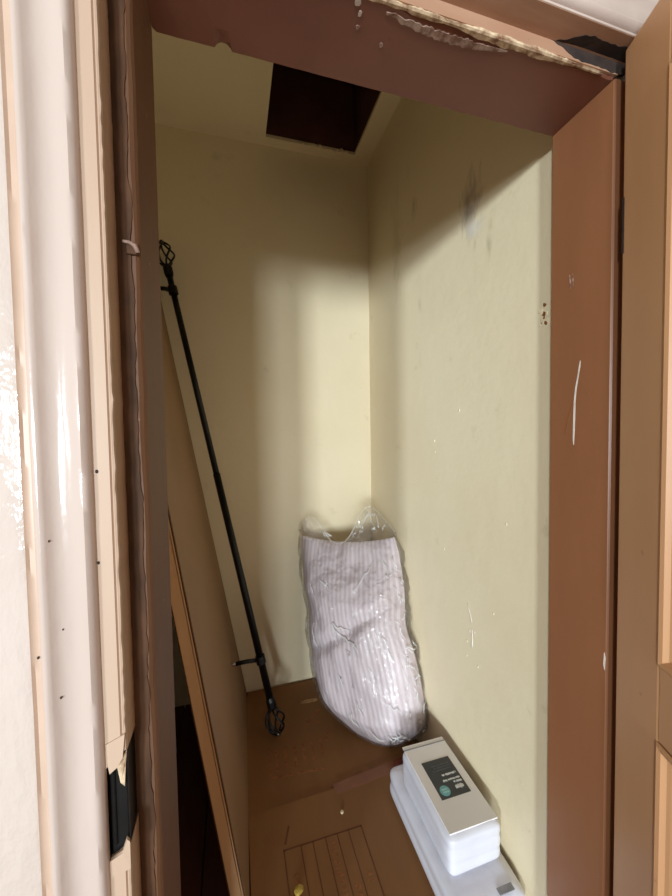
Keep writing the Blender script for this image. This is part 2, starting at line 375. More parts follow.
# head: underside with a notch in its back arris, rebate in front
bm = bmesh.new(); prev = None; n = 220
for i in range(n + 1):
    x = XL + (XR - XL) * i / n
    d = max(0, 1 - abs((x - .000) / .014) ** 2.4) * .011 if abs(x) < .014 else 0
    if x < XL + .006: d = max(d, .006 * (1 - (x - XL) / .006))
    wv = worn(x, .0012, 35, 2.2)
    fr_ = worn(x, .002, 18, 6.1) + worn(x, .0015, 60, 6.9)
    big = .010 * math.exp(-((x - .36) / .09) ** 2)
    prof = [(Y1, ZL + d + wv * .5), (Y1, ZL + .05), (YF, ZL + .05), (YF, ZL + STEP), (Y0 - .001, ZL + STEP), (Y0 - .001 + big * .2, ZL + .007 + abs(fr_) + big * .4), (Y0 + .006 + fr_ + big, ZL + .001), (Y1 - .03, ZL), (Y1 - .012, ZL + d * .15)]
    ring = [bm.verts.new((x, p[0], p[1])) for p in prof]
    if prev:
        for k in range(len(prof)): bm.faces.new((prev[k], prev[(k + 1) % len(prof)], ring[(k + 1) % len(prof)], ring[k]))
    else: bm.faces.new(ring)
    prev = ring
bm.faces.new(prev[::-1])
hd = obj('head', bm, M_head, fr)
# bare flaked band along the stop arris of the head
def ragged_strip(x0, x1, f, n, mat_, name, parent, label=None):
    bm = bmesh.new(); prev = None
    for i in range(n + 1):
        x = x0 + (x1 - x0) * i / n
        pts = f(x)
        ring = [bm.verts.new((x, p[0], p[1])) for p in pts]
        if prev:
            for k in range(len(pts)): bm.faces.new((prev[k], prev[(k + 1) % len(pts)], ring[(k + 1) % len(pts)], ring[k]))
        else: bm.faces.new(ring)
        prev = ring
    bm.faces.new(prev[::-1])
    o = obj(name, bm, mat_, parent)
    if label: o['label'] = label
    return o
def f1(x):
    e = .0022 * noise.noise(Vector((x * 60, 1, 0))) + .0015 * noise.noise(Vector((x * 160, 1, 0)))
    tp = min(1, (x - .05) / .1 if x < .15 else 1); tp = max(tp, .15)
    if x > .55: tp = max(.12, 1 - (x - .55) / .04)
    tp *= max(.25, .75 + 1.3 * noise.noise(Vector((x * 13, 6.4, 0))) + .5 * noise.noise(Vector((x * 45, 2.4, 0))))
    a = (.0075 + e) * tp
    return [(Y0 - .0018, ZL + .0008), (Y0 - .0018, ZL + .0045 * tp + e), (Y0 + .004, ZL + .008), (Y0 + a * .7 + .003, ZL + .002), (Y0 + a * .7 + .003, ZL - .0004), (Y0 + .001, ZL - .0006)]
ragged_strip(.05, .64, f1, 260, M_peel, 'flaked_edge', hd, 'bare cream flaked edge of the door head')
def f2(x):
    c = (x - .34) / .12
    off = .011 + .010 * max(0, 1 - c * c) + .0025 * noise.noise(Vector((x * 70, 5, 0)))
    wd = .006 * max(.1, 1 - c * c) * (1 + .5 * noise.noise(Vector((x * 140, 2, 0))))
    return [(Y0 + off - wd, ZL - .0006), (Y0 + off + wd, ZL - .0006), (Y0 + off + wd, ZL + .002), (Y0 + off - wd, ZL + .002)]
ragged_strip(.235, .45, f2, 160, M_putty, 'scraped_paint', hd)
# rotten dark cavity at the hinge end of the rebate
def f3(x):
    c = (x - .60) / .085
    h = (.5 + .5 * max(0, min(1, (x - .51) / .07))) * (1 + .25 * noise.noise(Vector((x * 60, 9, 0))))
    h *= max(.02, min(1, (x - .525) / .05)); e = .002 * noise.noise(Vector((x * 90, 2, 0)))
    return [(Y0 - .0022, ZL + STEP - .0185 * h + e), (Y0 - .0022, ZL + STEP * .98), (Y0 - .024 * h + e, ZL + STEP - .0012), (Y0 - .024 * h + e, ZL + STEP + .003), (Y0 + .003, ZL + STEP + .003), (Y0 + .003, ZL + STEP - .0185 * h + e)]
ragged_strip(.525, XR + .02, f3, 60, M_hole, 'rotten_patch', hd, 'dark rotten patch at the hinge end of the head')
bm = bmesh.new(); box(bm, XL - .02, XR + .024, YF - .0005, Y0 - .0008, ZL + STEP - .0006, ZL + STEP + .003); obj('rebate_soffit', bm, mat('faded_brown_paint', lin(176, 138, 112), lin(160, 120, 94), 14, .6, .3, 50, stretch=(.3, 1, 1), speck=(30, .66, lin(120, 84, 64), .7)), hd)
bm = bmesh.new(); box(bm, XL - .02, XR + .004, Y0 - .0016, Y0 + .002, ZL + .004, ZL + STEP); obj('stop_face', bm, bpy.data.materials['faded_brown_paint'], hd)
bm = bmesh.new(); box(bm, XL - STEP, XR + STEP + .03, YF - .002, YF + .004, ZL + STEP, ZL + STEP + .004); obj('head_front_bead', bm, M_cream, hd, bevel=.0008)
# chips on the head underside
for (x, y, rx, ry) in ((.190, .515, .006, .005), (.197, .528, .0035, .004), (.245, .56, .003, .004), (.20, .546, .003, .003)):
    bm = bmesh.new(); n = 9
    flatpoly(bm, [(x + rx * math.cos(a) * R.uniform(.6, 1.2), y + ry * math.sin(a) * R.uniform(.6, 1.2)) for a in [2 * math.pi * i / n for i in range(n)]], ZL - .0006, ZL + .001)
    obj('paint_chip', bm, M_cream if x < .2 else M_putty, hd)

# ------------------------------------------------------------------ casings (architrave mouldings)
CP = [(0, 0), (-.001, .004), (-.004, .0085), (-.0085, .0108), (-.0125, .0100), (-.017, .0082), (-.023, .0064), (-.030, .0058), (-.037, .0068), (-.043, .0092),
      (-.0475, .0128), (-.051, .0150), (-.0545, .0152), (-.0570, .0138), (-.0595, .0112), (-.0650, .0112), (-.0680, .0136), (-.072, .0138), (-.085, .0120), (-.105, .0086), (-.138, .003), (-.139, -.002), (0, -.002)]
CP = [(u * .90, d) for u, d in CP]
def casing(name, kind, a, b, label):
    t = S(empty(name)); t['label'] = label
    segs = (('inner_moulding', CP[:14], M_cream), ('groove', CP[13:17], M_groove), ('outer_band', CP[16:22], M_cream2))
    for nm, pr, mm in segs:
        bm = bmesh.new(); n = 2 if kind == 'h' else 160
        base = [(pr[-1][0], -.002), (pr[0][0], -.002)]
        prof = list(pr) + base
        prev = None
        for i in range(n + 1):
            s = a + (b - a) * i / n
            wob = .0009 * noise.noise(Vector((s * 3.1, 4.4, 0)))
            ring = []
            for k, (u, d) in enumerate(prof):
                dd = d + (.0005 * noise.noise(Vector((s * 22, u * 160, 3))) + wob if k < len(pr) else 0)
                if kind == 'l': P = (XL - .047 + u, YF - dd, s)
                elif kind == 'r': P = (XR + .047 - u, YF - dd, s)
                else: P = (s, YF - dd, ZL + STEP + .004 - u)
                ring.append(bm.verts.new(P))
            if prev:
                for k in range(len(prof)): bm.faces.new((prev[k], prev[(k + 1) % len(prof)], ring[(k + 1) % len(prof)], ring[k]))
            else: bm.faces.new(ring)
            prev = ring
        bm.faces.new(prev[::-1])
        o = obj(nm, bm, mm, t)
        for p in o.data.polygons: p.use_smooth = True
        md = o.modifiers.new('split', 'EDGE_SPLIT'); md.split_angle = math.radians(40)
    return t
cl = casing('trim_3', 'l', -.02, ZL + .16, 'cream gloss moulded architrave up the left side of the doorway')
casing('trim_4', 'r', -.02, ZL + .16, 'cream moulded architrave on the hinge side of the doorway')
casing('trim_5', 'h', XL - .047, XR + .047, 'cream moulded architrave across the top of the doorway')
# nail heads / chips in the left moulding
for (x, z, r_) in ((-.1495, 1.232, .0016), (-.1515, 1.128, .0014), (-.1935, 1.16, .0010), (-.190, .985, .0011), (-.208, 1.035, .0012), (-.186, 1.06, .0008)):
    bm = bmesh.new(); bmesh.ops.create_uvsphere(bm, u_segments=10, v_segments=6, radius=r_)
    for v in bm.verts: v.co.z *= 1.4; v.co.y *= .4
    d = 0
    u = x - (XL - .047)
    for p, q in zip(CP, CP[1:]):
        if q[0] <= u <= p[0]: d = p[1] + (q[1] - p[1]) * ((u - p[0]) / (q[0] - p[0] - 1e-9)); break
    obj('nail_hole', bm, M_hole, cl, loc=(x, YF - d - .0004, z))

# ------------------------------------------------------------------ the door, hinged on the right, standing open about 68 degrees
AD = math.radians(68)
door = S(empty('door_1', (XR + STEP, YF, 0))); door['label'] = 'tan painted panelled door standing open at the right edge'
door.rotation_euler = (0, 0, AD)
# local frame: door runs along -x from the hinge, inner face at y = +.04
DW, DT, DZ0, DZ1 = .765, .04, .012, ZL + .018
ST = .098
rails = ((DZ0, .22), (.785, .905), (DZ1 - .115, DZ1))
def dpart(nm, x0, x1, y0, y1, z0, z1, mm=M_door, bev=.0025): return obj(nm, bx(x0, x1, y0, y1, z0, z1), mm, door, bevel=bev)
hs = dpart('stile', -ST, 0, 0, DT, DZ0, DZ1); dpart('stile', -DW, -DW + ST, 0, DT, DZ0, DZ1)
for (a, b_) in rails: dpart('rail', -DW + ST, -ST, 0, DT, a, b_)
for (a, b_) in ((rails[0][1], rails[1][0]), (rails[1][1], rails[2][0])):
    pn = dpart('panel', -DW + ST - .008, -ST + .008, .010, DT - .016, a - .008, b_ + .008)
    # bolection moulding, mitred round the panel on the inner face
    prof = [(0, .0), (0, .002), (.004, .0045), (.010, .0025), (.014, -.004), (.019, -.0065), (.026, -.012), (.026, -.018), (0, -.018)]
    bm = bmesh.new(); rings = []
    for (cx, cz, sx, sz) in ((-ST, a, -1, 1), (-ST, b_, -1, -1), (-DW + ST, b_, 1, -1), (-DW + ST, a, 1, 1)):
        rings.append([bm.verts.new((cx + sx * p[0], DT + p[1], cz + sz * p[0])) for p in prof])
    for i in range(4):
        r0, r1 = rings[i], rings[(i + 1) % 4]
        for k in range(len(prof) - 1): bm.faces.new((r0[k], r0[k + 1], r1[k + 1], r1[k]))
    mo = obj('panel_moulding', bm, M_door, door)
# hinges on the open edge
for z in (.25, 1.02, 1.62):
    h = empty('hinge', (.002, -.004, z)); h.parent = door
    bm = bmesh.new(); tube(bm, [(0, 0, -.045), (0, 0, .045)], .006, 12); obj('knuckle', bm, M_olddark, h, smooth=False)
    obj('leaf', bx(-.003, -.001, .004, .034, -.045, .045), M_olddark, h)
# split chip on the hinge stile edge
obj('edge_chip', bx(-.0045, .0006, DT - .006, DT + .0006, 1.575, 1.67), M_hole, hs)

# ------------------------------------------------------------------ boards leaning on the left wall
def lean(name, Ya, Yb_, ztop, off, th, mm, zb=0.0, ny=24, nz=40):
    """warped board: front (right) face leans left with height; off = how far behind the front face"""
    bm = bmesh.new(); G = {}
    for k in range(2):
        for i in range(ny + 1):
            for j in range(nz + 1):
                f = i / ny; z = zb + (ztop - zb) * j / nz
                y = Ya + (Yb_ - Ya) * f
                x0 = .009 + .019 * f; sl = .148 + .026 * f
                G[k, i, j] = bm.verts.new((x0 - sl * z - off - k * th, y, z + .004))
    for i in range(ny):
        for j in range(nz):
            bm.faces.new((G[0, i, j], G[0, i + 1, j], G[0, i + 1, j + 1], G[0, i, j + 1])); bm.faces.new((G[1, i, j], G[1, i, j + 1], G[1, i + 1, j + 1], G[1, i + 1, j]))
    for i in range(ny):
        for j in (0, nz): bm.faces.new((G[0, i, j], G[1, i, j], G[1, i + 1, j], G[0, i + 1, j]))
    for j in range(nz):
        for i in (0, ny): bm.faces.new((G[0, i, j], G[0, i, j + 1], G[1, i, j + 1], G[1, i, j]))
    return obj(name, bm, mm)
slab = empty('leaning_slab', (0, 1.36, 0))
tag(slab, 'thick pale wooden slab leaning left, behind the thin brown board', 'board')
c = lean('core', .930, 1.788, 2.02, .0105, .026, M_wood); c.parent = slab; c.matrix_parent_inverse = Matrix.Translation((0, -1.36, 0))
c = lean('back_skin', .931, 1.788, 2.02, .0368, .003, M_hardedge); c.parent = slab; c.matrix_parent_inverse = Matrix.Translation((0, -1.36, 0))
sheet = empty('leaning_board', (0, 1.36, 0))
tag(sheet, 'thin brown board leaning left, its wide face towards the curtain rod', 'board')
c = lean('face', .9285, 1.790, 2.03, 0, .0022, M_hard); c.parent = sheet; c.matrix_parent_inverse = Matrix.Translation((0, -1.36, 0))
c = lean('core', .9300, 1.790, 2.03, .0022, .0030, M_hardedge); c.parent = sheet; c.matrix_parent_inverse = Matrix.Translation((0, -1.36, 0))
c = lean('back_skin', .9285, 1.790, 2.03, .0052, .0032, M_wood); c.parent = sheet; c.matrix_parent_inverse = Matrix.Translation((0, -1.36, 0))

# ------------------------------------------------------------------ flattened cardboard on the floor
cb2 = empty('flattened_box', (.35, 1.5, 0)); tag(cb2, 'flattened brown cardboard box at the back, under the pillow', 'cardboard')
P = lambda pts: pts
def sheet_poly(name, pts, z0, z1, mm, parent, org):
    bm = bmesh.new(); flatpoly(bm, [(p[0] - org[0], p[1] - org[1]) for p in pts], z0, z1); return obj(name, bm, mm, parent)
o2 = (.35, 1.5)
sheet_poly('sheet', [(.014, 1.15), (.695, 1.15), (.695, 1.786), (.05, 1.783), (.036, 1.786), (.028, 1.74), (.016, 1.5)], 0, .005, M_card, cb2, o2)
def pr_(bmx, pts, org, z): flatpoly(bmx, [(p[0] - org[0], p[1] - org[1]) for p in pts], z, z + .0004)
def bar(bmx, a, b_, wd, org, z):
    d = Vector((b_[0] - a[0], b_[1] - a[1])); n = Vector((-d.y, d.x)).normalized() * wd / 2
    pr_(bmx, [(a[0] + n.x, a[1] + n.y), (b_[0] + n.x, b_[1] + n.y), (b_[0] - n.x, b_[1] - n.y), (a[0] - n.x, a[1] - n.y)], org, z)
# faded printed panel near the rod: rows of unreadable print
far_marks = [((.125 + k * .036, 1.315 + .01 * (k % 2)), (.133 + k * .036, 1.42), .012) for k in range(6)]
far_marks += [((.10, 1.30), (.30, 1.285), .010), ((.098, 1.308), (.104, 1.45), .006), ((.335, 1.40), (.345, 1.44), .02), ((.305, 1.535), (.345, 1.58), .018), ((.27, 1.52), (.33, 1.505), .014)]
for (a, b_, wd) in far_marks:
    bm = bmesh.new(); bar(bm, a, b_, wd, o2, .005); obj('printed_mark', bm, M_fadeprint, cb2)
bm = bmesh.new(); n = 14
flatpoly(bm, [(.312 + .048 * math.cos(2 * math.pi * i / n) * R.uniform(.7, 1.1) - o2[0], 1.640 + .014 * math.sin(2 * math.pi * i / n) * R.uniform(.7, 1.1) - o2[1]) for i in range(n)], .005, .0056)
obj('torn_label', bm, mat('torn_paper', lin(186, 150, 108), lin(166, 120, 76), 60, .8), cb2)

cb1 = empty('flattened_box', (.35, .9, 0)); tag(cb1, 'flattened cardboard box with a printed ruled table, nearest the doorway', 'cardboard')
o1 = (.35, .9)
sheet_poly('sheet', [(.012, .64), (.695, .64), (.695, 1.232), (.58, 1.222), (.30, 1.192), (.10, 1.188), (.014, 1.18)], .0055, .0105, M_card, cb1, o1)
sheet_poly('tape_strip', [(.315, 1.168), (.57, 1.190), (.60, 1.236), (.59, 1.236), (.31, 1.208)], .0106, .0110, M_tape, cb1, o1)
sheet_poly('red_edge', [(.545, 1.205), (.69, 1.215), (.69, 1.237), (.56, 1.232)], .0110, .0116, M_redcard, cb1, o1)
bm = bmesh.new(); z = .0105
gx = [.114, .166, .203, .243, .281, .318, .361]
bar(bm, (.112, 1.051), (.363, 1.050), .0045, o1, z)
for i, x in enumerate(gx): bar(bm, (x, 1.052), (x + .002, .70), .004 if i in (0, 6) else .0032, o1, z)
bar(bm, (.112, .70), (.363, .70), .0045, o1, z)
bar(bm, (.120, 1.066), (.138, 1.116), .006, o1, z)
obj('ruled_table', bm, M_print, cb1)
for (xc, ya, yb_) in ((.262, .895, 1.03), (.300, .84, .90), (.343, .905, .925), (.139, .955, .985), (.222, .74, .82)):
    y = ya; bm = bmesh.new()
    while y < yb_:
        l = R.uniform(.006, .016); bar(bm, (xc - R.uniform(.006, .010), y + l / 2), (xc + R.uniform(.006, .010), y + l / 2), l * .7, o1, z); y += l + .004
    obj('printed_word', bm, M_fadeprint, cb1)

def crumb(name, loc, r_, mm, label, cat):
    bm = bmesh.new(); bmesh.ops.create_icosphere(bm, subdivisions=2, radius=r_)
    for v in bm.verts:
        v.co *= 1 + .35 * noise.noise(v.co * (1.3 / r_) + Vector(loc) * 9); v.co.z *= .55
    zmin = min(v.co.z for v in bm.verts)
    o = obj(name, bm, mm, None, loc=(loc[0], loc[1], loc[2] - zmin)); tag(o, label, cat); return o
crumb('plaster_crumb', (.314, 1.105, .0106), .0062, M_crumb, 'small cream plaster crumb above the ruled table on the cardboard', 'crumb')
crumb('foam_crumb', (.139, .940, .0112), .013, M_yellow, 'small yellowish crumb lying in the ruled table print on the cardboard', 'crumb')

# ------------------------------------------------------------------ black curtain rod with cage finials
RB, RT = Vector((.150, 1.480, .006)), Vector((-.283, 1.742, 2.125))
rod = empty('curtain_rod', RB); tag(rod, 'long black metal curtain rod with cage finials leaning in the corner', 'curtain rod')
ax = (RT - RB); LR = ax.length; ax.normalize()
rot = ax.to_track_quat('Z', 'X')
rod.rotation_mode = 'QUATERNION'; rod.rotation_quaternion = rot
bm = bmesh.new(); tube(bm, [(0, 0, .135), (0, 0, LR * .52)], .0150, 16); obj('shaft', bm, M_black, rod, smooth=True)
bm = bmesh.new(); tube(bm, [(0, 0, LR * .50), (0, 0, LR - .135)], .0128, 16); obj('inner_shaft', bm, M_black, rod, smooth=True)
for end in (0, 1):
    zz = (lambda z: z) if end == 0 else (lambda z: LR - z)
    f = empty('finial', (0, 0, 0)); f.parent = rod
    bm = bmesh.new(); tube(bm, [(0, 0, zz(.165)), (0, 0, zz(.15)), (0, 0, zz(.125)), (0, 0, zz(.112))], [.016, .019, .019, .011], 14); obj('collar', bm, M_black, f)
    for k in range(6):
        pts = []
        for i in range(17):
            t = i / 16; a = 2 * math.pi * k / 6 + t * 1.5
            rr = .007 + .033 * math.sin(math.pi * min(1, t * .98 + .01)) ** .8
            pts.append((rr * math.cos(a), rr * math.sin(a), zz(.012 + .105 * (1 - t))))
        bm = bmesh.new(); tube(bm, pts, .0042, 7); obj('cage_wire', bm, M_black, f, smooth=True)
    bm = bmesh.new(); bmesh.ops.create_uvsphere(bm, u_segments=14, v_segments=9, radius=.010)
    obj('tip_knob', bm, M_steel if end == 0 else M_black, f, smooth=True, loc=(0, 0, zz(.010)))
inv = rot.inverted()
for (zf, arm, nm) in ((.150, 1.15, 'lower'), (.895, .62, 'upper')):
    bk = empty('bracket', (0, 0, LR * zf)); bk.parent = rod
    d = inv @ Vector((-1, -.12, .03 if nm == 'lower' else -.02)); d.z -= 0; d.normalize()
    up = inv @ Vector((0, 0, 1))
    bm = bmesh.new(); tube(bm, [(0, 0, -.016), (0, 0, .016)], .020, 14); obj('collar', bm, M_black, bk)
    bm = bmesh.new(); tube(bm, [d * .012, d * .05 * arm + up * .004, d * .09 * arm + up * .004], .0085, 8); obj('arm', bm, M_black, bk, smooth=True)
    bm = bmesh.new(); e = d * .09 * arm + up * .004
    tube(bm, [e - d * .004, e + d * .010 * arm + up * .001, e + d * .020 * arm - up * .006, e + d * .026 * arm - up * .018], [.0075, .007, .006, .005], 8); obj('hook', bm, M_steel if nm == 'lower' else M_black, bk, smooth=True)

# ------------------------------------------------------------------ pillow in a clear bag, propped in the corner
CB, CT = Vector((.525, 1.335, .004)), Vector((.478, 1.535, .80))
WD = Vector((.78, -.626, 0)); NV = Vector((-.626, -.78, 0)); UP = (CT - CB)
NV = (NV - UP.normalized() * NV.dot(UP.normalized())).normalized()
def pil_center(t): return CB + UP * t + NV * (.03 * math.sin(math.pi * min(1, t * 1.15)) - .02) + WD * (-.012 + .03 * (1 - t) ** 2)
def pil_half(t):
    base = .238 - .018 * math.exp(-((t - .60) / .10) ** 2)
    if t < .22: base *= math.sqrt(max(0, 1 - ((.22 - t) / .22) ** 2.2 * .55))
    if t > .90: base *= 1 - .035 * ((t - .90) / .10) ** 2
    return base
def pil_thick(s, t):
    e = max(0, 1 - abs(s) ** 2.6) ** .62
    v = (max(0, min(1, t / .16)) ** .5 if t < .16 else 1) * (max(0, (1 - t) / .30) ** .55 if t > .70 else 1)
    return .112 * e * v
def pil(s, t, side, extra=0.0):
    hw = pil_half(t) + extra
    # the loose ends sag: corners higher than the middle at the top, lower middle at the bottom
    tt = t + (.030 * (abs(s) ** 2) + .022 * s - .024) * max(0, (t - .6) / .4) + (.07 * s * s) * max(0, (.3 - t) / .3) * (1.3 if s > 0 else .9)
    th = pil_thick(s, t) * (1 if side > 0 else .75) + extra
    p = pil_center(tt) + WD * (s * hw) + NV * (side * th)
    q = Vector((s * 2.2, t * 4.0, side * 3.0))
    crease = -.016 * math.exp(-(((t - .56) - .18 * s) / .035) ** 2) if side > 0 else 0
    p += NV * ((.011 * noise.noise(q) + .006 * noise.noise(q * 2.7) + crease) * min(1, th / .04))
    p.z = max(p.z, .0085 - extra * .2)
    if p.x > XW - .010: p.x = XW - .010 - .02 * extra
    return p
def pillow_mesh(ns=60, nt=80):
    bm = bmesh.new(); uv = bm.loops.layers.uv.new('UVMap'); G = {}
    for side in (1, -1):
        for i in range(ns + 1):
            s = -math.cos(math.pi * i / ns)
            for j in range(nt + 1):
                t = .5 - .5 * math.cos(math.pi * j / nt)
                if side == -1 and (i in (0, ns)): G[side, i, j] = G[1, i, j]; continue
                G[side, i, j] = bm.verts.new(pil(s, t, side))
    for side in (1, -1):
        for i in range(ns):
            for j in range(nt):
                try: f = bm.faces.new((G[side, i, j], G[side, i + 1, j], G[side, i + 1, j + 1], G[side, i, j + 1]))
                except ValueError: continue
                for lp, (a, b_) in zip(f.loops, ((i, j), (i + 1, j), (i + 1, j + 1), (i, j + 1))): lp[uv].uv = (-math.cos(math.pi * a / ns), b_ / nt)
    bmesh.ops.remove_doubles(bm, verts=bm.verts[:], dist=.0008)
    return bm
def pillow_material():
    M = bpy.data.materials.new('white_satin_stripe'); M.use_nodes = True
    nt = M.node_tree; N = nt.nodes; L = nt.links; b = N['Principled BSDF']
    uvn = N.new('ShaderNodeUVMap'); uvn.uv_map = 'UVMap'
    sx = N.new('ShaderNodeSeparateXYZ'); L.new(uvn.outputs[0], sx.inputs[0])
    nz = N.new('ShaderNodeTexNoise'); nz.inputs['Scale'].default_value = 5; L.new(uvn.outputs[0], nz.inputs['Vector'])
    ma = N.new('ShaderNodeMath'); ma.operation = 'MULTIPLY_ADD'; ma.inputs[1].default_value = .06; L.new(nz.outputs[0], ma.inputs[0]); L.new(sx.outputs[0], ma.inputs[2])
    mu = N.new('ShaderNodeMath'); mu.operation = 'MULTIPLY'; mu.inputs[1].default_value = 74; L.new(ma.outputs[0], mu.inputs[0])
    sn = N.new('ShaderNodeMath'); sn.operation = 'SINE'; L.new(mu.outputs[0], sn.inputs[0])
    r = N.new('ShaderNodeValToRGB'); r.color_ramp.elements[0].position = .35; r.color_ramp.elements[1].position = .65
    r.color_ramp.elements[0].color = lin(203, 188, 192); r.color_ramp.elements[1].color = lin(219, 207, 211)
    m1 = N.new('ShaderNodeMath'); m1.operation = 'MULTIPLY_ADD'; m1.inputs[1].default_value = .5; m1.inputs[2].default_value = .5; L.new(sn.outputs[0], m1.inputs[0])
    L.new(m1.outputs[0], r.inputs[0]); L.new(r.outputs[0], b.inputs['Base Color'])
    rr = N.new('ShaderNodeMath'); rr.operation = 'MULTIPLY_ADD'; rr.inputs[1].default_value = -.25; rr.inputs[2].default_value = .7; L.new(m1.outputs[0], rr.inputs[0]); L.new(rr.outputs[0], b.inputs['Roughness'])
    bp = N.new('ShaderNodeBump'); bp.inputs['Strength'].default_value = .3; bp.inputs['Distance'].default_value = .002; L.new(m1.outputs[0], bp.inputs['Height']); L.new(bp.outputs[0], b.inputs['Normal'])
    return M
pw = obj('pillow', pillow_mesh(), pillow_material(), None, smooth=True)
tag(pw, 'white satin striped pillow standing in the corner inside clear plastic', 'pillow')

def film_material():
    M = bpy.data.materials.new('clear_plastic_film'); M.use_nodes = True
    nt = M.node_tree; N = nt.nodes; L = nt.links; N.remove(N['Principled BSDF']); out = N['Material Output']
    tc = N.new('ShaderNodeTexCoord')
    n1 = N.new('ShaderNodeTexNoise'); n1.inputs['Scale'].default_value = 17; n1.inputs['Detail'].default_value = 3; n1.inputs['Distortion'].default_value = 1.6
    L.new(tc.outputs['Object'], n1.inputs['Vector'])
    v1 = N.new('ShaderNodeTexVoronoi'); v1.inputs['Scale'].default_value = 15; v1.feature = 'DISTANCE_TO_EDGE'; v1.inputs['Randomness'].default_value = 1
    ds = N.new('ShaderNodeVectorMath'); ds.operation = 'MULTIPLY_ADD'; ds.inputs[1].default_value = (.09, .09, .09)
    L.new(n1.outputs['Color'], ds.inputs[0]); L.new(tc.outputs['Object'], ds.inputs[2]); L.new(ds.outputs[0], v1.inputs['Vector'])
    ad = N.new('ShaderNodeMath'); ad.operation = 'ADD'; L.new(n1.outputs[0], ad.inputs[0]); L.new(v1.outputs['Distance'], ad.inputs[1])
    bp = N.new('ShaderNodeBump'); bp.inputs['Strength'].default_value = .6; bp.inputs['Distance'].default_value = .012; L.new(ad.outputs[0], bp.inputs['Height'])
    tr = N.new('ShaderNodeBsdfTransparent'); tr.inputs[0].default_value = (.985, .98, .97, 1)
    gl = N.new('ShaderNodeBsdfAnisotropic') if False else N.new('ShaderNodeBsdfGlossy'); gl.inputs['Roughness'].default_value = .11; L.new(bp.outputs[0], gl.inputs['Normal'])
    df = N.new('ShaderNodeBsdfDiffuse'); df.inputs[0].default_value = (.86, .85, .83, 1); L.new(bp.outputs[0], df.inputs['Normal'])
    fz = N.new('ShaderNodeFresnel'); fz.inputs[0].default_value = 1.5; L.new(bp.outputs[0], fz.inputs['Normal'])
    tl = N.new('ShaderNodeBsdfTranslucent'); tl.inputs[0].default_value = (.92, .90, .87, 1); L.new(bp.outputs[0], tl.inputs['Normal'])
    mD = N.new('ShaderNodeMixShader'); mD.inputs[0].default_value = .5; L.new(df.outputs[0], mD.inputs[1]); L.new(tl.outputs[0], mD.inputs[2])
    mA = N.new('ShaderNodeMixShader'); mA.inputs[0].default_value = .065; L.new(tr.outputs[0], mA.inputs[1]); L.new(mD.outputs[0], mA.inputs[2])
    cp = N.new('ShaderNodeMath'); cp.operation = 'MULTIPLY_ADD'; cp.inputs[1].default_value = .5; cp.inputs[2].default_value = .012; cp.use_clamp = True; L.new(fz.outputs[0], cp.inputs[0])
    mB = N.new('ShaderNodeMixShader'); L.new(cp.outputs[0], mB.inputs[0]); L.new(mA.outputs[0], mB.inputs[1]); L.new(gl.outputs[0], mB.inputs[2])
    L.new(mB.outputs[0], out.inputs['Surface'])
    return M
M_film = film_material()
BAGG = {}
def bag_pt(s, f):
    ns, nt = 70, 110
    i = math.acos(max(-1, min(1, -s))) / math.pi * ns; j = max(0, min(nt - .001, f * nt)); i = max(0, min(ns - .001, i))
    a, b2 = int(i), int(j); u, v = i - a, j - b2; g = lambda x, y: BAGG[1, x, y]
    p = g(a, b2).lerp(g(a + 1, b2), u).lerp(g(a, b2 + 1).lerp(g(a + 1, b2 + 1), u), v)
    return p + NV * .0008
def bag_mesh(ns=70, nt=110):
    bm = bmesh.new(); G = {}
    def top(s): return 1.0 + .135 * math.exp(-((s + .70) / .27) ** 2) + .195 * math.exp(-((s - .56) / .33) ** 2) + .03 * math.exp(-((s - .85) / .15) ** 2) - .015
    for side in (1, -1):
        for i in range(ns + 1):
            s = -math.cos(math.pi * i / ns)
            for j in range(nt + 1):
                f = j / nt
                if side == -1 and i in (0, ns): G[side, i, j] = G[1, i, j]; continue
                t = -.004 + (top(s) + .004) * f
                tc = min(t, .90)
                p = pil(max(-1, min(1, s)), max(0, tc), side, .008)
                if t > .90:
                    k = t - .90
                    ctr = pil(s, .90, 1, .008).lerp(pil(s, .90, -1, .008), .5)
                    open_ = max(.10, 1 - k * 5.5)
                    p = ctr + (p - ctr) * open_ + UP * k + WD * (-.10 * k * s) + NV * (.02 * math.sin(6 * s + 3 * k) * k * 8)
                q = Vector((p.x * 11, p.y * 11, p.z * 8 + side))
                cr = .008 * abs(noise.noise(q)) + .005 * abs(noise.noise(q * 2.3 + Vector((4, 1, 2)))) + .003 * abs(noise.noise(q * 5.1))
                edge = max(0, abs(s) - .85) / .15
                p += NV * side * cr * (1 - .4 * edge) + WD * math.copysign(1, s) * edge * (.022 * abs(noise.noise(Vector((t * 7, s, 2)))) + .012 * abs(noise.noise(Vector((t * 23, s, 5)))))
                if p.x > XW - .003: p.x = XW - .003
                if p.y > YB - .003: p.y = YB - .003
                if p.z < .0058: p.z = .0058
                G[side, i, j] = bm.verts.new(p); BAGG[side, i, j] = p.copy()
    for side in (1, -1):
        for i in range(ns):
            for j in range(nt):
                try: bm.faces.new((G[side, i, j], G[side, i + 1, j], G[side, i + 1, j + 1], G[side, i, j + 1]))
                except ValueError: pass
    return bm
bag = obj('plastic_bag', bag_mesh(), M_film, None, smooth=True)
tag(bag, 'clear crinkled plastic bag round the striped pillow, open at the top', 'plastic bag')
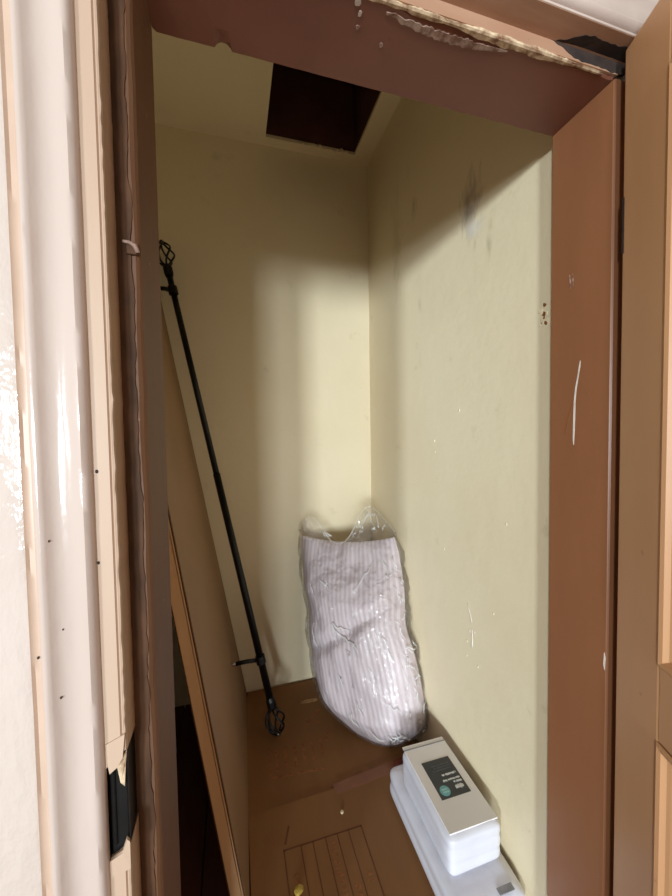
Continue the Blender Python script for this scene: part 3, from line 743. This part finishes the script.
# film folds and hemmed edges, whitened to put the film's highlights into their colour
def fold_highlight_material():
    M = bpy.data.materials.new('whitened_film_highlight'); M.use_nodes = True
    nt = M.node_tree; N = nt.nodes; L = nt.links; b = N['Principled BSDF']; out = N['Material Output']
    b.inputs['Base Color'].default_value = (.88, .87, .85, 1); b.inputs['Roughness'].default_value = .22; b.inputs['Specular IOR Level'].default_value = .9
    tr = N.new('ShaderNodeBsdfTransparent'); mx = N.new('ShaderNodeMixShader'); mx.inputs[0].default_value = .62
    L.new(tr.outputs[0], mx.inputs[1]); L.new(b.outputs[0], mx.inputs[2]); L.new(mx.outputs[0], out.inputs['Surface'])
    return M
M_fold_highlight = fold_highlight_material()
def fold(path, rad):
    bm = bmesh.new(); pts = [bag_pt(s, t) for s, t in path]
    n = len(pts); tube(bm, pts, [rad * (.35 + .65 * math.sin(math.pi * (k + .5) / n)) for k in range(n)], 6); obj('film_fold_highlight', bm, M_fold_highlight, bag, smooth=True)
def squiggle(s0, t0, ds, dt, n, jit):
    out = []
    for k in range(n):
        f = k / (n - 1); out.append((s0 + ds * f + jit * noise.noise(Vector((s0 * 9 + f * 3, t0 * 9, 1))), t0 + dt * f + jit * .4 * noise.noise(Vector((s0 * 9 + f * 4, t0 * 9, 7)))))
    return out
# rim of the open top, ear creases, side seams, surface creases, gathered bottom corner
fold([(-.98 + 1.96 * k / 60, 1.0) for k in range(61)], .0013)
for a in ((-.80, .93, .06, .065, .0014), (-.62, .92, -.1, .07, .0012), (.40, .92, .16, .07, .0018), (.62, .90, -.10, .09, .0016), (.70, .91, -.02, .07, .0014), (.50, .95, .18, .03, .0018), (.34, .935, .22, .04, .0014), (.76, .93, .10, .04, .0016),
          (-.45, .77, .22, .015, .0022), (-.30, .80, .05, -.05, .0018), (.20, .73, .34, .02, .0022), (.72, .80, .06, -.07, .0024), (.86, .78, -.10, -.06, .0018), (.15, .66, .05, -.05, .0018),
          (-.25, .60, .30, -.03, .0028), (-.22, .56, .36, -.05, .0028), (-.20, .60, -.02, -.09, .0022), (.05, .53, .12, -.06, .0022), (-.02, .49, .03, -.04, .0022), (-.25, .36, .05, -.04, .0026), (-.05, .26, .12, -.06, .0020), (.30, .40, .06, -.08, .0016),
          (.62, .50, .08, -.10, .0020), (.80, .40, .02, -.12, .0016), (-.65, .70, .08, -.06, .0016), (-.70, .5, .04, -.1, .0014), (.5, .24, .16, -.03, .0020), (.70, .16, .12, .05, .0018),
          (.38, .06, .22, .05, .0030), (.42, .10, .20, -.04, .0026), (.50, .05, .06, .09, .0026), (.56, .12, .18, -.06, .0022), (.36, .11, .10, -.06, .0022), (.10, .12, .16, -.05, .0018), (-.2, .2, .1, -.06, .0016)):
    fold(squiggle(a[0], a[1], a[2], a[3], 14, .05), a[4])
for k in range(12):
    t = .08 + k * .065
    fold(squiggle(.93, t, .05 * (-1) ** k, .05, 8, .06), .0022)
for k in range(7):
    t = .30 + k * .09
    fold(squiggle(-.94, t, .04 * (-1) ** k, .05, 8, .06), .0014)

# ------------------------------------------------------------------ wrapped bedding packs beside the right wall
def soft_block(x0, x1, y0, y1, z0, z1, layers, rr, amp, seed, nu=34, nv=44, taper=0.0, groove=.0025):
    """soft folded block: rounded plan, bulging fold layers up the sides"""
    bm = bmesh.new(); rings = []
    cx, cy = (x0 + x1) / 2, (y0 + y1) / 2; hx, hy = (x1 - x0) / 2, (y1 - y0) / 2
    nz_ = layers * 6; NP = 120
    def outline(sc):
        pts = []
        for k in range(NP):
            a = 2 * math.pi * k / NP; c_, s_ = math.cos(a), math.sin(a); e = .16
            pts.append((cx + (hx - sc) * math.copysign(abs(c_) ** e, c_), cy + (hy - sc) * math.copysign(abs(s_) ** e, s_)))
        return pts
    def dz(x, y): return amp * noise.noise(Vector((x * 12, y * 9, seed)))
    for j in range(nz_ + 1):
        f = j / nz_; z = z0 + (z1 - z0) * f
        ph = (f * layers) % 1 if j < nz_ else 1
        g = groove * (1 - math.sin(math.pi * ph)) ** 2
        edge = min(f, 1 - f) * (z1 - z0)
        sc = g + (rr - math.sqrt(max(0, rr * rr - max(0, rr - edge) ** 2)) if edge < rr else 0) + taper * f
        rings.append([bm.verts.new((p[0] + .6 * dz(p[1], z * 3 + seed), p[1] + .6 * dz(p[0], z * 3), z + dz(p[0], p[1]) * f)) for p in outline(sc)])
    for a, b_ in zip(rings, rings[1:]):
        for k in range(NP): bm.faces.new((a[k], a[(k + 1) % NP], b_[(k + 1) % NP], b_[k]))
    for ring, up in ((rings[0], -1), (rings[-1], 1)):
        prev = ring
        for q in (.85, .6, .3):
            new = []
            for v in ring:
                x, y = cx + (v.co.x - cx) * q, cy + (v.co.y - cy) * q
                new.append(bm.verts.new((x, y, (z1 + dz(x, y)) if up > 0 else z0)))
            for k in range(NP): bm.faces.new((prev[k], prev[(k + 1) % NP], new[(k + 1) % NP], new[k]))
            prev = new
        bm.faces.new(prev)
    return bm
PB = (.585, .91, .0110)
low = empty('bedding_pack', PB); tag(low, 'large flat white bedding pack on the cardboard, under the smaller pack', 'bedding pack')
def sub(p, o): return o
b_ = obj('folded_bedding', soft_block(.488, .690, .702, 1.128, .0112, .108, 2, .022, .004, 3.1), M_clothbag, low, smooth=True); b_.matrix_parent_inverse = Matrix.Translation((-PB[0], -PB[1], -PB[2]))
b_ = obj('barcode_sticker', bx(.612, .656, .716, .731, .1085, .1108), M_grey, low); b_.matrix_parent_inverse = Matrix.Translation((-PB[0], -PB[1], -PB[2]))
PU = (.588, .92, .109)
upk = empty('bedding_pack', PU); tag(upk, 'smaller white sheet set pack with charcoal label, on top of the flat pack', 'bedding pack')
MI = Matrix.Translation((-PU[0], -PU[1], -PU[2]))
def up_(o): o.matrix_parent_inverse = MI; return o
up_(obj('folded_sheets', soft_block(.508, .672, .776, 1.060, .110, .2165, 3, .013, .004, 8.4, groove=.0016), M_clothbag, upk, smooth=True))
ZT = .2190
cardi = up_(obj('card_insert', bx(.516, .666, .790, 1.0645, ZT - .004, ZT), M_cardw, upk, bevel=.001))
up_(obj('card_flap', bx(.522, .662, 1.0625, 1.0655, .140, ZT - .001), M_cardw, upk, bevel=.001))
up_(obj('card_ridge', bx(.514, .668, 1.046, 1.050, ZT, ZT + .0012), M_grey, upk))
lab = up_(obj('label', bx(.546, .642, .872, .992, ZT, ZT + .0008), M_label, upk)); lab['label'] = 'charcoal label with white lettering'
ZP = ZT + .0008
def lp(nm, pts_list, mm):
    bm = bmesh.new()
    for pts in pts_list: flatpoly(bm, pts, ZP, ZP + .0004)
    o = obj(nm, bm, mm, lab); o.matrix_parent_inverse = Matrix.Identity(4); return o
rect = lambda x0, x1, y0, y1: [(x0, y0), (x1, y0), (x1, y1), (x0, y1)]
n = 24
lp('round_sticker', [[(.5695 + .0155 * math.cos(2 * math.pi * k / n), .894 + .0155 * math.sin(2 * math.pi * k / n)) for k in range(n)]], M_teal)
bm = bmesh.new()
for (xa_, xb_, yy) in ((.561, .577, .898), (.562, .578, .890)):
    x = xa_
    while x < xb_:
        l = R.uniform(.0018, .003); flatpoly(bm, rect(x, x + l, yy - .0022, yy + .0022), ZP + .0004, ZP + .0007); x += l + .0009
o = obj('sticker_print', bm, M_tealtxt, lab)
# lettering too small to read in the photograph: word-like rows of strokes, upside down to the doorway
def row(xa_, xb_, yc, h):
    out = []; x = xb_
    while x > xa_:
        l = R.uniform(.0016, .0030); up2 = R.choice((0, 0, .35)); dn = R.choice((0, 0, .3))
        out.append(rect(x - l, x, yc - h * (.5 + up2), yc + h * (.5 + dn))); x -= l + .0007
        if R.random() < .16: x -= .0024
    return out
lp('lettering', row(.588, .634, .938, .0042) + row(.590, .632, .928, .0042)[:0] + row(.580, .636, .921, .0042) + row(.612, .636, .911, .0042), M_white)
lp('logo', row(.606, .632, .895, .0085), M_white)
lp('small_print', row(.570, .630, .972, .003) + row(.575, .630, .964, .003) + row(.566, .628, .956, .003), M_label2)

# ------------------------------------------------------------------ marks standing proud of the right wall: old glue drips and blobs
wr = bpy.data.objects['wall_right']
def wall_drip(pts, wd): 
    bm = bmesh.new(); tube(bm, [(XW - .0002, y, z) for y, z in pts], [wd * q for q in ([.4] + [1] * (len(pts) - 2) + [1.3])], 8)
    for v in bm.verts: v.co.x = XW + (v.co.x - XW) * .6
    return tag(obj('paint_drip', bm, M_scratch, wr, smooth=True))
wall_drip([(.968, .728), (.960, .708), (.952, .690), (.946, .676)], .0022)
wall_drip([(.945, .655), (.946, .635), (.945, .612), (.9465, .598)], .0030)
wall_drip([(.960, .650), (.958, .644), (.957, .639)], .002)
wall_drip([(.935, .656), (.934, .652), (.933, .648)], .002)
for (y, z, r_) in ((.972, .602, .0035), (.973, .555, .0032), (.918, .552, .0032), (1.10, .86, .003), (1.16, 1.24, .004), (1.01, 1.34, .004), (.80, 1.02, .003), (1.155, 1.20, .003), (.85, .75, .003)):
    bm = bmesh.new(); bmesh.ops.create_uvsphere(bm, u_segments=10, v_segments=6, radius=r_)
    for v in bm.verts: v.co.x *= .45; v.co.z *= 1.5
    obj('paint_blob', bm, M_wall, wr, smooth=True, loc=(XW, y, z))
# cracked plaster by the frame
for k in range(14):
    y, z = .682 + R.uniform(-.012, .012), 1.545 + R.uniform(-.03, .022)
    bm = bmesh.new(); n = 6
    pts = [(y + R.uniform(.002, .006) * math.cos(2 * math.pi * i / n), z + R.uniform(.002, .007) * math.sin(2 * math.pi * i / n)) for i in range(n)]
    extrude_profile(bm, pts, XW + .001, XW - R.uniform(.0012, .003), lambda p, s: (s, p[0], p[1]))
    obj('plaster_chip', bm, M_wall if k % 3 else M_tape, wr)
